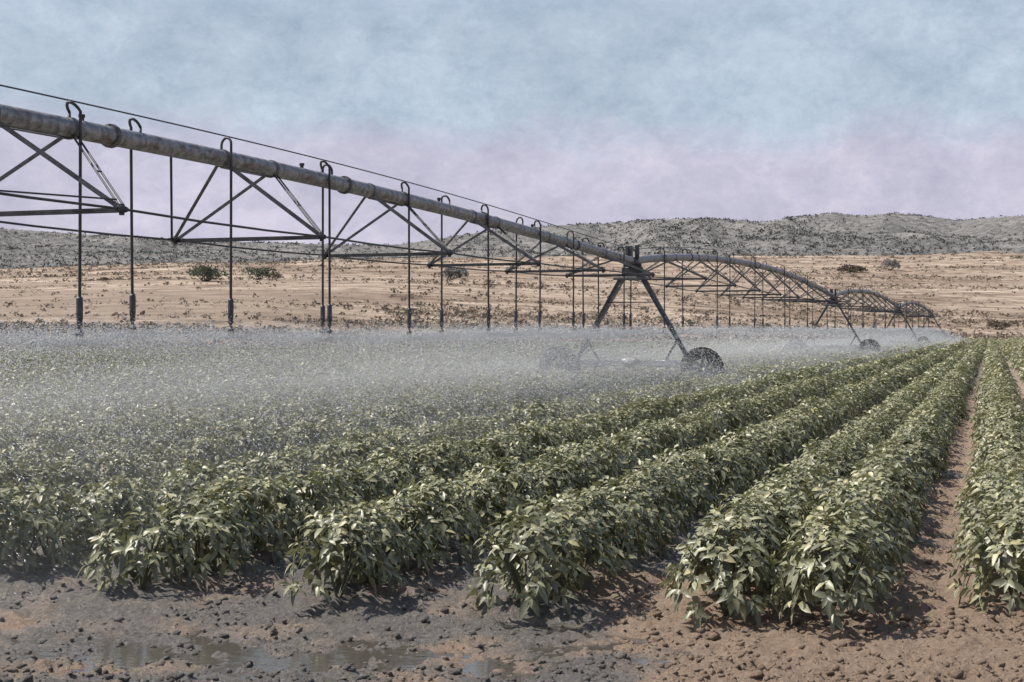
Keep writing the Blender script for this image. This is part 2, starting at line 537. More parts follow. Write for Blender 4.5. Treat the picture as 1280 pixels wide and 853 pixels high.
_raw = np.max((hill_z(HX, HY) - CAMH) / HY, axis=0)
_want = (HORY - np.interp(640 + FPX * hu, [p[0] for p in SKY], [p[1] for p in SKY])) / FPX
_gain = _want / _raw
_hill_raw = hill_z


def hill_z(HX, HY):
    z = _hill_raw(HX, HY)
    b0 = 46.0
    g = np.interp(HX / HY, hu, _gain)
    return np.where(z > b0, CAMH + (z - CAMH) * (1 + (g - 1) * sstep(b0, b0 + 25, z)), z)


HZ = hill_z(HX, HY)
tag(link('hills', grid_mesh('hills', HX, HY, HZ, M['hill'])), 'grey scrub covered hills along the horizon', kind='structure')


def land_at(px, py):
    """where the photograph's pixel (below the hills) meets the dry land"""
    Ys = np.linspace(80, 1400, 6000)
    Xs = (px - 640) / FPX * Ys
    zs = land_z(Xs, Ys)
    yy = HORY - FPX * (zs - CAMH) / Ys
    ok = (Ys > field_edge(Xs) + 4) & (yy <= py)
    k = int(np.argmax(ok)) if ok.any() else len(Ys) - 1
    return float(Xs[k]), float(Ys[k]), float(zs[k])


# ---------------------------------------------------------------- leaves
def leaf_arrays(P, Dr, Nn, L, W, droop, tint, lod):
    """leaves from base points P along Dr with upper-side normal Nn; lod 0 = eight points with a folded, drooping blade; lod 1 = four points"""
    n = len(P)
    S = np.cross(Dr, Nn); S /= np.linalg.norm(S, axis=1, keepdims=True) + 1e-9
    Nn = np.cross(S, Dr)
    L, W, droop = L[:, None], W[:, None], droop[:, None]
    down = np.zeros_like(P); down[:, 2] = -1
    if lod == 0:
        def at(t, s, fold):
            return P + Dr * L * t + down * (droop * L * t * t) + S * W * s + Nn * W * fold
        V = np.stack([at(0, 0, 0), at(.33, .46, .16), at(.33, 0, 0), at(.33, -.46, .16), at(.70, .38, .13), at(.70, 0, 0), at(.70, -.38, .13), at(1, 0, 0)], 1)
        F = np.array([0, 1, 2, 0, 2, 3, 1, 4, 5, 2, 2, 5, 6, 3, 4, 7, 5, 5, 7, 6])
        sz = np.array([3, 3, 4, 4, 3, 3]); k = 8
    else:
        V = np.stack([P, P + Dr * L * .45 + S * W * .5 + Nn * W * .12 + down * droop * L * .2,
                      P + Dr * L + down * droop * L, P + Dr * L * .45 - S * W * .5 + Nn * W * .12 + down * droop * L * .2], 1)
        F = np.array([0, 1, 2, 0, 2, 3]); sz = np.array([3, 3]); k = 4
    loops = (np.arange(n)[:, None] * k + F[None]).ravel()
    return V.reshape(-1, 3), loops, np.tile(sz, n), np.repeat(tint, k)


def join(parts):
    v, l, s, t, b = [], [], [], [], 0
    for V, Lp, S, T in parts:
        v.append(V); l.append(Lp + b); s.append(S); t.append(T); b += len(V)
    return np.concatenate(v), np.concatenate(l), np.concatenate(s), np.concatenate(t)


def unit(a):
    return a / (np.linalg.norm(a, axis=-1, keepdims=True) + 1e-9)


def shoots(px, py, ph, rad, per, n_leaf, size, lod, rng, across):
    """plants at (px,py) with height ph and half width rad: PER leafy shoots each, N_LEAF leaves round every shoot tip"""
    n = len(px)
    m = n * per
    az = rng.random(m) * 2 * np.pi
    el = np.arcsin(rng.random(m))                               # shoots all over the dome
    sh = 0.74 + 0.30 * rng.random(m)
    R = np.repeat(rad, per); H = np.repeat(ph, per)
    lx = np.cos(el) * np.cos(az) * R * sh
    ly = np.cos(el) * np.sin(az) * np.minimum(R, 0.34) * sh
    bx = np.repeat(px, per) + lx * across[0] + ly * RPX
    by = np.repeat(py, per) + lx * across[1] + ly * RPY
    bz = 0.05 + H * (0.12 + 0.88 * np.sin(el) ** 0.85) * (0.90 + 0.16 * rng.random(m))
    ax = np.stack([np.cos(el) * (np.cos(az) * across[0] + np.sin(az) * RPX), np.cos(el) * (np.cos(az) * across[1] + np.sin(az) * RPY), np.sin(el) * 0.9 + 0.25], 1)
    ax = unit(ax)
    P0 = np.stack([bx, by, bz], 1)
    ref = unit(np.cross(ax, np.array([0.31, 0.22, 0.93])))
    ref2 = np.cross(ax, ref)
    k = n_leaf
    P = np.repeat(P0, k, 0)
    A = np.repeat(ax, k, 0); B = np.repeat(ref, k, 0); C = np.repeat(ref2, k, 0)
    q = np.tile(np.arange(k), m)
    th = q * 2.4 + np.repeat(rng.random(m) * 6.28, k) + rng.normal(0, .25, m * k)
    tier = (q / max(k - 1, 1))
    Dr = B * np.cos(th)[:, None] + C * np.sin(th)[:, None] + A * (0.15 + 0.75 * tier[:, None])
    Dr[:, 2] -= 0.42 * np.repeat(np.cos(el), k) * (1 - 0.5 * tier)
    Dr = unit(Dr)
    Nn = unit(A + 0.25 * rng.normal(0, 1, A.shape))
    L = size * (0.72 + 0.5 * rng.random(m * k)) * (1.0 - 0.32 * tier)
    W = L * (0.40 + 0.12 * rng.random(m * k))
    droop = 0.18 + 0.42 * rng.random(m * k)
    P = P - A * (0.07 * (1 - tier[:, None])) * (size / 0.12)
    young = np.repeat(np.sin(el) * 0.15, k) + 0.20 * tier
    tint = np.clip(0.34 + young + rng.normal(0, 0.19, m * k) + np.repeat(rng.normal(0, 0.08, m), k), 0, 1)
    return leaf_arrays(P, Dr, Nn, L, W, droop, tint, lod)


ACROSS = (RPY, -RPX)


def row_parts(c, y0, y1, rng):
    parts, stems = [], []
    wmul = 0.74 if 0.9 < c < 1.8 else (0.86 if -0.5 < c < 0 else 0.80)

    def plants(ya, yb, step):
        n = max(int((yb - ya) / RPY / step), 0)
        yy = ya + (np.arange(n) + 0.5 + rng.normal(0, 0.12, n)) * step * RPY
        off = rng.normal(0, 0.05, n)
        xx = -c + ROW_T * yy + off
        hh = (0.50 + 0.09 * rng.random(n)) * (0.88 + 0.24 * fbm(yy * 0.5 + c * 7, yy * 0 + c, 2))
        ww = (0.43 + 0.09 * rng.random(n)) * wmul * (0.85 + 0.3 * fbm(yy * 0.8 + c * 3, yy * 0 + 5 + c, 2))
        ok = yy < field_edge(xx)
        return xx[ok], yy[ok], hh[ok], ww[ok]

    z1, z2, z3 = 19.0, 34.0, 75.0
    for (a, b_, step, per, k, size, lod) in ((y0, z1, 0.33, 60, 6, 0.100, 0), (z1, z2, 0.35, 40, 5, 0.125, 1), (z2, z3, 0.45, 26, 4, 0.20, 1), (z3, 260, 0.75, 20, 3, 0.34, 1)):
        a, b_ = max(a, y0), min(b_, y1)
        if b_ - a < 0.5: continue
        xx, yy, hh, ww = plants(a, b_, step)
        if len(xx) == 0: continue
        parts.append(shoots(xx, yy, hh, ww, per, k, size, lod, rng, ACROSS))
        if lod == 0: stems.append((xx, yy, hh, ww))
    return parts, stems


def stem_mesh(stems, rng):
    mb = MB()
    for xx, yy, hh, ww in stems:
        for x, y, h, w in zip(xx, yy, hh, ww):
            for q in range(5):
                a = rng.random() * 6.28; r = w * (0.45 + 0.3 * rng.random())
                tx, ty = x + r * math.cos(a), y + min(r, .3) * math.sin(a)
                mb.tube([(x, y, 0.02), ((x + tx) / 2 + .02, (y + ty) / 2, h * .55), (tx, ty, h * (.8 + .1 * rng.random()))], [.009, .007, .004], 4, False)
    return mb


def row_extent(c):
    """the stretch of the row that the photograph (and a step to its side) can show"""
    y0 = row_start(c) if c > -0.5 else 60.0
    if c > 6: y0 = max(row_start(c), 1.454 * c - 3.5)
    if c < -0.5: y0 = 42.9 * abs(c) * 0.7
    y1 = (129.7 - 1.169 * c) / (1 - ROW_T * 1.169)
    return y0, y1


def row_label(i, c):
    return {
        -1.45: 'far leafy crop row at the right frame edge, starting well behind the others',
        -0.20: 'narrow leafy crop row on the right of the thin bare soil path',
        0.92: 'bushy crop row just left of the thin bare soil path, its end nearest the viewer',
        1.58: 'leafy crop row squeezed against the row beside the thin soil path',
        2.80: 'bushy crop row third to the left of the thin soil path',
        4.13: 'leafy crop row fourth to the left of the thin soil path',
        5.50: 'leafy crop row fifth to the left of the thin soil path',
        6.89: 'leafy crop row sixth to the left of the thin soil path',
    }.get(c) or '%s crop row to the left of the soil path, greyed by spray' % \
        ['Seventh', 'Eighth', 'Ninth', 'Tenth', 'Eleventh', 'Twelfth'][i - 8]


N_SINGLE = 13
mass = []
for i, c in enumerate(ROWS + ROWS_RIGHT):
    rng = np.random.default_rng(100 + i)
    y0, y1 = row_extent(c)
    if y1 - y0 < 1: continue
    parts, stems = row_parts(c, y0, y1, rng)
    if not parts: continue
    if i < N_SINGLE:
        t = empty('crop_row', (-c + ROW_T * y0, y0, 0), 0, row_label(i, c), 'crop row', 'planted crop rows running up the field')
        V, Lp, S, T = join(parts)
        V = V - np.array([-c + ROW_T * y0, y0, 0])
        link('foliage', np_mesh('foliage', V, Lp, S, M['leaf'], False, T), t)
        if stems and c > -0.5 and y0 < 16:
            mb = stem_mesh(stems, rng)
            o = mb.build('stems', M['stem'], t)
            o.location = (-(-c + ROW_T * y0), -y0, 0)
            o['kind'] = 'stuff'
    else:
        mass += parts
V, Lp, S, T = join(mass)
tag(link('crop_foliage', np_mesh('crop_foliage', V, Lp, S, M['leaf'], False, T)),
    'mass of far crop foliage merging under the grey spray', kind='stuff')

# ---------------------------------------------------------------- scrub on the dry land and the hills
def tufts(X, Y, Z, size, flat, per, rng, tint0, tint1):
    n = len(X); m = n * per
    az = rng.random(m) * 6.283; el = np.arcsin(rng.random(m))
    s = np.repeat(size, per)
    d = np.stack([np.cos(el) * np.cos(az), np.cos(el) * np.sin(az), np.sin(el) * flat + .12], 1)
    P = np.stack([np.repeat(X, per), np.repeat(Y, per), np.repeat(Z, per)], 1) + d * (s * 0.28)[:, None]
    Dr = unit(d + rng.normal(0, .45, d.shape))
    Nn = unit(d + rng.normal(0, .5, d.shape) + np.array([0, 0, .6]))
    L = s * (.35 + .3 * rng.random(m)); W = L * (.5 + .25 * rng.random(m))
    t = np.clip(np.repeat(tint0 + (tint1 - tint0) * rng.random(n), per) + rng.normal(0, .1, m), 0, 1)
    return leaf_arrays(P, Dr, Nn, L, W, np.full(m, .1), t, 1)


rng = np.random.default_rng(5)
N = 70000
yy = 85 * (900 / 85) ** rng.random(N)
xx = (rng.random(N) * 0.94 - 0.47) * yy
zz = land_z(xx, yy)
iy = HORY - FPX * (zz - CAMH) / yy
ix = 640 + FPX * xx / yy
dens = sstep(0.47, 0.66, fbm(xx * 0.007 + 3, yy * 0.06, 4)) + 0.10
left_open = (iy > 352) & (iy < 402) & (ix < 480)
dens = np.where(left_open, dens * 0.18, dens)
ok = (rng.random(N) < dens) & (yy > field_edge(xx) + 4)
xx, yy, zz = xx[ok], yy[ok], zz[ok]
sz = (0.25 + 0.75 * rng.random(len(xx)) ** 3) * (0.8 + yy / 420)
V, Lp, S, T = tufts(xx, yy, zz, sz, 0.7, 9, rng, 0.0, 0.75)
tag(link('dry_scrub', np_mesh('dry_scrub', V, Lp, S, M['scrub'], False, T)), 'dry brown tussocks scattered over the tan land', kind='stuff')

N = 38000
yy = 800 + 760 * rng.random(N)
xx = (rng.random(N) * 1.0 - 0.5) * yy
ok = rng.random(N) < 0.25 + sstep(0.40, 0.62, fbm(xx * 0.012, yy * 0.01, 4))
xx, yy = xx[ok], yy[ok]
zz = hill_z(xx, yy)
V, Lp, S, T = tufts(xx, yy, zz, 1.2 + 2.4 * rng.random(len(xx)) ** 2, 0.8, 7, rng, 0.0, 0.9)
tag(link('hill_scrub', np_mesh('hill_scrub', V, Lp, S, M['hillscrub'], False, T)), 'dark scrub dotted over the grey hills', kind='stuff')


def shrub(px, py, wpx, hpx, mat, label):
    x, y, z = land_at(px, py)
    w = wpx / FPX * y; h = hpx / FPX * y
    t = empty('desert_shrub', (x, y, z), random.random() * 6, label, 'shrub', 'single shrubs on the dry land')
    r = np.random.default_rng(int(px * 7 + py))
    k = 7
    lob = np.stack([r.normal(0, .24, k) * w, r.normal(0, .24, k) * w, (0.25 + .35 * r.random(k)) * h], 1)
    n = 900
    which = r.integers(0, k, n)
    d = unit(r.normal(0, 1, (n, 3))); d[:, 2] = np.abs(d[:, 2]) * 1.25 - .12
    sc = np.array([w * .27, w * .27, h * .45])
    P = lob[which] + d * sc * (0.55 + .5 * r.random((n, 1)))
    P[:, 2] = np.maximum(P[:, 2], .03)
    L = np.full(n, w * .085) * (.7 + .7 * r.random(n))
    tint = np.clip(.45 + r.normal(0, .2, n), 0, 1)
    V, Lp, S, T = leaf_arrays(P, unit(d + r.normal(0, .6, d.shape)), unit(d + r.normal(0, .4, d.shape)), L, L * .6, np.full(n, .1), tint, 1)
    link('foliage', np_mesh('foliage', V, Lp, S, M[mat], False, T), t)
    mb = MB()
    for q in range(k):
        a = Vector(lob[q])
        mb.tube([(0, 0, -.05), (a.x * .5, a.y * .5, a.z * .35), a], [w * .02, w * .014, w * .007], 5, False)
    mb.build('stem', M['brownbush'], t)
    return t


for a in [(255, 352, 40, 17, 'bush', 'wide rounded grey-green shrub, leftmost of the dark shrubs on the tan land'),
          (321, 350, 31, 15, 'bush', 'rounded dark green shrub beside a small brown one on tan land'),
          (346, 350, 14, 9, 'brownbush', 'small brown shrub touching the right side of a dark green shrub'),
          (563, 350, 30, 14, 'greybush', 'low grey shrub behind the hanging hoses left of the wheeled tower'),
          (1112, 338, 19, 13, 'greybush', 'lone dark grey shrub high on the tan slope below the hills'),
          (1061, 341, 34, 9, 'brownbush', 'long low brown shrub on the tan slope left of a lone grey shrub'),
          (131, 352, 10, 5, 'brownbush', 'tiny dark shrub on open tan land between the first two hanging hoses'),
          (1247, 412, 24, 11, 'brownbush', 'rounded brown shrub just above the green field beyond the last wheel')]:
    shrub(*a)

# ---------------------------------------------------------------- irrigation machine
PIPE0 = np.polyfit(np.array([0, 10, 18.9, 22.3, 26.6, 33.7, 39.5, 46.44]) / SPAN, [3.76, 3.99, 4.15, 4.205, 4.225, 4.11, 3.95, 3.76], 4)


def pipe_z(u, n):
    t = u / SPAN
    if n == 0:
        return float(np.polyval(PIPE0, t))
    tt = t ** 0.9
    return 3.76 + 0.76 * 4 * tt * (1 - tt)


ORD = ['nearest', 'second', 'third', 'farthest']
STAT = [4.44 + 4.94 * k for k in range(9)]
PR = 0.123


def make_span(n):
    x0, y0 = line_point(n * SPAN)
    t = empty('pipe_span', (x0, y0, 0), ANG,
              ['long arched pipe span nearest the viewer with a truss below, reaching left out of frame',
               'arched pipe span between the nearest and second wheeled towers',
               'arched pipe span between the second and third wheeled towers',
               'small arched pipe span between the third and last wheeled towers'][n], 'irrigation span', 'arched pipe spans of the irrigation line')
    pz = lambda u: pipe_z(u, n)
    mb = MB()
    us = np.linspace(0.12, SPAN - 0.12, 48)
    mb.tube([(0, u, pz(u)) for u in us], PR, 16)
    mb.build('pipe', M['pipe'], t)
    step = SPAN / 7
    for k in range(1, 7):                                     # bolted flange joints between pipe lengths
        u = k * step + 0.9
        f = MB()
        dz = pz(u + .05) - pz(u - .05)
        for du in (-.014, .014):
            f.tube([(0, u + du - .011, pz(u + du) - dz * .11), (0, u + du + .011, pz(u + du) + dz * .11)], PR + 0.032, 16)
        for q in range(8):
            a = q * math.pi / 4
            c_, s_ = (PR + .018) * math.cos(a), (PR + .018) * math.sin(a)
            f.tube([(c_, u - .045, pz(u) + s_), (c_, u + .045, pz(u) + s_)], .011, 5)
        f.build('flange', M['steel'], t)
    nz = [3.10 + 0.17 * abs((u - STAT[4]) / (STAT[8] - STAT[4])) ** 2 + (0.12 if n else 0.0) for u in STAT]
    W = 1.24
    for k, u in enumerate(STAT):
        z = nz[k]
        for s in (-1, 1):
            for du, w in ((-0.72, 0.055), (0.72, 0.048)):
                b = MB()
                top = (s * 0.07, u + du, pz(u + du) - PR * 0.75)
                if s > 0 and du > 0:                          # a pair of thin rods
                    for o_ in (-.05, .05):
                        b.tube([(s * W, u + .04 + o_, z), (top[0], top[1] + o_, top[2])], .013, 8)
                    m0 = Vector((s * W, u + .04, z)).lerp(Vector(top), .5)
                    b.bar(m0 - Vector((0, .05, 0)), m0 + Vector((0, .05, 0)), .02)
                else:
                    b.angle((s * W, u + (0.04 if du > 0 else -0.04), z), top, w)
                b.build('strut', M['dark_steel' if s > 0 and du > 0 else 'steel'], t)
        b = MB(); b.angle((-W - .05, u, z - .02), (W + .05, u, z - .02), 0.06)
        b.build('cross_strut', M['dark_steel'], t)
        for s in (-1, 1):                                     # socket where the struts and rods meet
            b = MB()
            b.tube([(s * W, u - .10, z), (s * W, u - .03, z), (s * W, u + .03, z), (s * W, u + .10, z)], [.03, .045, .045, .03], 8)
            b.bar((s * W, u, z - .07), (s * W, u, z + .06), .05)
            b.build('truss_socket', M['dark_steel'], t)
        c = MB()                                              # pipe clamp band the struts bolt to
        for du in (-.72, .72):
            c.tube([(0, u + du - .035, pz(u + du - .035)), (0, u + du + .035, pz(u + du + .035))], PR + .012, 16)
        c.bar((0, u - .72, pz(u - .72) - PR - .012), (0, u + .72, pz(u + .72) - PR - .012), .05, .012)
        c.build('clamp_band', M['steel'], t)
    for s in (-1, 1):
        b = MB()
        pts = [(s * .30, .25, 3.32)] + [(s * W, u, z) for u, z in zip(STAT, nz)] + [(s * .30, SPAN - .25, 3.32)]
        full = []
        for p, q in zip(pts[:-1], pts[1:]):
            for f in (0, .33, .67):
                sag = 0.03 * (1 - abs(2 * f - 1)) if f else 0
                full.append(tuple(Vector(p).lerp(Vector(q), f) - Vector((0, 0, sag))))
        full.append(pts[-1])
        b.tube(full, .0165, 6)
        b.build('truss_rod', M['dark_steel'], t)
    for k in range(8):                                        # capped outlets on top of the pipe
        u = 3.1 + k * 5.7
        p = MB(); p.tube([(0.01, u, pz(u) + PR - .02), (0.01, u, pz(u) + PR + .03), (0.01, u, pz(u) + PR + .035), (0.01, u, pz(u) + PR + .07)], [.03, .03, .042, .042], 8)
        p.build('outlet_cap', M['dark_steel'], t)
    b = MB()
    cu = np.linspace(0.1, SPAN - .2, 40)
    b.tube([(0.02, u, pz(u) + .33) for u in cu], .011, 5)
    b.build('cable', M['hose'], t)
    if n == 0:                                                # a bare brace from pipe to the far truss line
        b = MB(); b.bar((-.18, STAT[4] - 1.75, pz(STAT[4] - 1.75) - .05), (-W, STAT[4] - .1, nz[4] + .03), .035)
        b.build('brace', M['dark_steel'], t)
        b = MB()
        b.tube([(.3, STAT[2], nz[2] + .15), (.7, STAT[2] + 2.4, nz[2] + .02), (W, STAT[3] - .1, nz[3] + .1)], .011, 5)
        b.build('loose_wire', M['hose'], t)
    return t


def tower_parts():
    """meshes of a drive tower, in its own frame: x = travel, y = along the pipe"""
    out = []
    b = MB(); b.bar((-1.80, 0, .80), (1.80, 0, .80), .15, .17)
    for s in (-1, 1):
        b.bar((s * 1.80, 0, .80), (s * 2.05, -.02, .70), .13, .15)
    out.append(('base_beam', b, 'bright_steel', []))
    for sx in (-1, 1):
        for sy in (-1, 1):
            l = MB(); l.angle((sx * 1.72, sy * .10, .86), (sx * .31, sy * .20, 3.30), .10, .012, (0, sy, 0))
            out.append(('leg', l, 'steel', []))
        r = MB()
        pr = None
        for k in range(7):
            f = .08 + k * .14
            x, z = sx * (1.72 + (.31 - 1.72) * f), .86 + 2.44 * f
            yw = .10 + .10 * f
            q = (-1) ** k
            if pr: r.bar(pr, (x, q * yw, z), .032, .02)
            pr = (x, q * yw, z)
        out.append(('leg_lacing', r, 'steel', []))
        g = MB(); g.angle((sx * 1.36, -.1, 1.45), (sx * 1.02, -.06, .88), .055)
        out.append(('gusset_brace', g, 'steel', []))
    b = MB(); b.bar((-.52, -.20, 3.28), (.52, -.20, 3.28), .09)
    b.bar((-.52, .20, 3.28), (.52, .20, 3.28), .09)
    b.bar((-.45, -.2, 3.28), (-.45, .2, 3.28), .07); b.bar((.45, -.2, 3.28), (.45, .2, 3.28), .07)
    out.append(('top_frame', b, 'steel', []))
    b = MB(); b.bar((-.72, -.17, 2.58), (.72, -.17, 2.58), .032)
    out.append(('cross_brace', b, 'dark_steel', []))
    b = MB()
    for s in (-1, 1):
        b.bar((s * .28, 0, 3.26), (s * .20, 0, 3.72), .10, .12)
    b.lathe([(0.10, -.24), (.155, -.24), (.165, -.2), (.165, .2), (.155, .24), (.10, .24)], 'y', 18, (0, 0, 3.76))
    b.bar((-.30, 0, 3.45), (.30, 0, 3.45), .22, .34)
    out.append(('pipe_joint', b, 'dark_steel', []))
    b = MB(); b.bar((-.09, -.06, 3.86), (-.09, -.06, 4.24), .17, .20, ch=.06)
    lid = MB(); lid.bar((-.09, -.165, 3.90), (-.09, -.165, 4.20), .14, .012)
    out.append(('control_box', b, 'bluegrey_box', [('box_door', lid, 'bluegrey_box')]))
    b = MB(); b.bar((.14, 0, 3.86), (.14, 0, 4.26), .13, .11); b.bar((.14, 0, 3.70), (.14, 0, 3.88), .05)
    out.append(('alignment_post', b, 'dark_steel', []))
    b = MB()
    b.lathe([(.02, -.22), (.11, -.21), (.125, -.17), (.125, .17), (.11, .21), (.02, .22)], 'x', 16, (-.05, -.16, .82))
    b.bar((-.02, -.14, .66), (-.02, -.14, .78), .2, .2)
    out.append(('drive_motor', b, 'motor', []))
    for s in (-1, 1):
        d = MB(); d.tube([(s * .2, -.16, .74), (s * 2.0, -.16, .66)], .02, 8)
        out.append(('drive_shaft', d, 'steel', []))
        g = MB()
        g.lathe([(.02, -.13), (.15, -.12), (.16, -.08), (.16, .08), (.15, .12), (.02, .13)], 'y', 14, (s * 2.13, -.12, .64))
        g.bar((s * 1.98, -.13, .64), (s * 2.2, -.13, .64), .18, .2)
        out.append(('gearbox', g, 'dark_steel', []))
    return out


def wheel_meshes():
    ty = MB()
    R, w = .60, .16
    prof = [(.335, -.13), (.36, -.155), (.44, -w - .012), (.53, -w - .005), (.575, -w + .02), (.595, -.09), (.60, 0),
            (.595, .09), (.575, w - .02), (.53, w + .005), (.44, w + .012), (.36, .155), (.335, .13)]
    ty.lathe(prof, 'y', 40, closed=True)
    nl = 20
    for q in range(nl * 2):                                    # herring-bone lugs
        s = 1 if q % 2 else -1
        a0 = q * math.pi / nl
        pts = []
        for f in (0, .5, 1):
            a = a0 + f * .20
            y = s * (.01 + f * (w - .01))
            r = .618 - .028 * f * f
            pts.append((r * math.cos(a), y, r * math.sin(a)))
        for p, r_ in zip(pts[:-1], pts[1:]):
            mid = Vector(p)
            ty.bar(p, r_, .045, .06, up=(mid.x, 0, mid.z))
    rim = MB()
    rim.lathe([(.345, -.14), (.34, -.12), (.30, -.10), (.29, 0), (.30, .10), (.34, .12), (.345, .14)], 'y', 36)
    rim.lathe([(.06, -.05), (.11, -.06), (.13, -.045), (.13, .045), (.06, .05)], 'y', 18)
    for q in range(8):
        a = q * math.pi / 4 + .2
        rim.bar((.10 * math.cos(a), -.02, .10 * math.sin(a)), (.30 * math.cos(a), .0, .30 * math.sin(a)), .085, .016, up=(0, 1, 0))
    return ty.mesh('tyre', M['rubber']), rim.mesh('rim', M['steel'])


TYRE, RIM = wheel_meshes()
TP = [(nm, mb.mesh(nm, M[mt]), [(a, c.mesh(a, M[e])) for a, c, e in sub]) for nm, mb, mt, sub in tower_parts()]


def make_tower(n):
    x, y = line_point((n + 1) * SPAN)
    z = [-0.03, -0.05, -0.10, -0.05][n]
    t = empty('drive_tower', (x, y, z), ANG,
              ['large A-frame wheeled tower nearest the viewer, carrying the joint of two pipe spans',
               'second A-frame wheeled tower up the line, its wheel half sunk in crop and spray',
               'third A-frame wheeled tower up the line, small beyond two bigger ones',
               'last and smallest A-frame wheeled tower at the end of the pipe line'][n], 'irrigation tower', 'wheeled towers of the irrigation line')
    for nm, me, sub in TP:
        o = link(nm, me, t)
        for a, sm in sub: link(a, sm, o)
    for s in (-1, 1):
        w = empty('wheel', (s * 2.15, -.36, .635), 0)
        w.parent = t
        w.rotation_euler = (0, 0.3 * s + n, 0)
        link('tyre', TYRE, w); link('rim', RIM, w)
    return t


for n in range(4): make_span(n)
for n in range(4): make_tower(n)

# sprinkler drops: where the photograph shows them on the nearest span, then every 1.85 m
def drop_meshes():
    w = MB()
    w.lathe([(.012, .15), (.034, .15), (.041, .12), (.041, -.10), (.034, -.15), (.012, -.15)], 'z', 10)
    h = MB()
    h.lathe([(.014, .12), (.036, .11), (.036, .03), (.022, .02), (.022, -.04), (.050, -.05), (.050, -.085), (.014, -.09)], 'z', 10)
    for q in range(3):
        a = q * 2.094
        h.tube([(.028 * math.cos(a), .028 * math.sin(a), -.07), (.04 * math.cos(a), .04 * math.sin(a), -.12), (.02 * math.cos(a), .02 * math.sin(a), -.175)], .006, 4, False)
    h.lathe([(.004, -.165), (.062, -.170), (.062, -.184), (.004, -.19)], 'z', 10)
    return w.mesh('weight', M['plastic']), h.mesh('sprinkler_head', M['plastic'])


WEIGHT, HEAD = drop_meshes()
NOZZLES = []


def make_drop(n, u, side, zb, label):
    x0, y0 = line_point(n * SPAN + u)
    pz = pipe_z(u, n)
    t = empty('sprinkler_drop', (x0, y0, pz), ANG, label, 'sprinkler', 'sprinkler hoses hanging along the pipe')
    off = side * (0.165 + random.uniform(-.03, .03))
    g = MB()
    pts = [(0, 0, PR - .02), (0, 0, PR + .07)]
    lean = random.uniform(-.12, .02)
    for k in range(9):
        a = math.pi * k / 8
        pts.append((off / 2 * (1 - math.cos(a)), lean * math.sin(a), PR + .07 + .10 * math.sin(a)))
    pts.append((off, 0, -.10))
    g.tube(pts, .0195, 7)
    g.build('gooseneck', M['dark_steel'], t)
    h = MB()
    dx, dy = random.uniform(-.02, .02), random.uniform(-.02, .02)
    zl = zb - pz
    h.tube([(off, 0, -.08), (off + dx * .5, dy * .5, (zl - .1) / 2), (off + dx, dy, zl + .28)], .020, 7)
    h.build('hose', M['hose'], t)
    w = link('weight', WEIGHT, t); w.location = (off + dx, dy, zl + .42)
    hd = link('sprinkler_head', HEAD, t); hd.location = (off + dx, dy, zl + .19)
    c = (x0 + (off + dx) * TX + dy * PX, y0 + (off + dx) * TY + dy * PY, zb)
    NOZZLES.append((n, u, c))


near = [(17.5, 1), (18.9, -1), (20.8, 1), (23.75, 1), (24.1, -1), (26.8, 1), (29.0, -1), (30.7, 1), (33.2, -1), (34.0, 1), (36.4, 1), (38.2, -1), (39.6, -1), (40.9, 1)]
names = ['leftmost thick sprinkler hose hanging from the nearest span, near the left frame edge',
         'second sprinkler hose from the left, just right of a truss joint',
         'third sprinkler hose from the left, alone between two truss joints',
         'fifth sprinkler hose from the left, front hose of a close pair by a truss joint',
         'fourth sprinkler hose from the left, back hose of a close pair by a truss joint',
         'sixth sprinkler hose from the left, hanging just left of the third truss joint',
         'seventh sprinkler hose from the left, hanging beside a low grey shrub',
         'eighth sprinkler hose from the left along the nearest span',
         'ninth sprinkler hose from the left, thin and behind the truss of the nearest span',
         'tenth sprinkler hose from the left along the nearest span',
         'eleventh sprinkler hose from the left, two or three before the nearest tower',
         'thin back sprinkler hose second before the left leg of the nearest tower',
         'sprinkler hose crossing the left leg of the nearest tower',
         'sprinkler hose between the two legs of the nearest tower, left one']
for (d, s), lb in zip(near, names):
    make_drop(0, (d + 1.3) / PY, s, 1.60 + random.uniform(-.04, .05), lb)
WORD = ['first', 'second', 'third', 'fourth', 'fifth', 'sixth', 'seventh', 'eighth', 'ninth', 'tenth', 'eleventh', 'twelfth', 'thirteenth', 'fourteenth']
dist2 = [42.6, 45.6, 49.2, 53.3, 57.0, 60.6, 64.2, 67.9, 71.6, 75.3, 79.0, 82.6]
for k, d in enumerate(dist2):
    u = (d + 1.3) / PY - SPAN
    if u < .4: u = .45
    make_drop(1, u, 1 if k % 2 else -1, 1.68 + random.uniform(-.04, .04), '%s sprinkler hose past the nearest tower, hanging from the second pipe span' % WORD[k])
for n in (2, 3):
    for k in range(11):
        make_drop(n, 2.3 + k * 4.15, 1 if k % 2 else -1, 1.68 + random.uniform(-.04, .04),
                  '%s small sprinkler hose past the %s tower, hanging from the %s pipe span' % (WORD[k], ['second', 'third'][n - 2], ['third', 'last'][n - 2]))

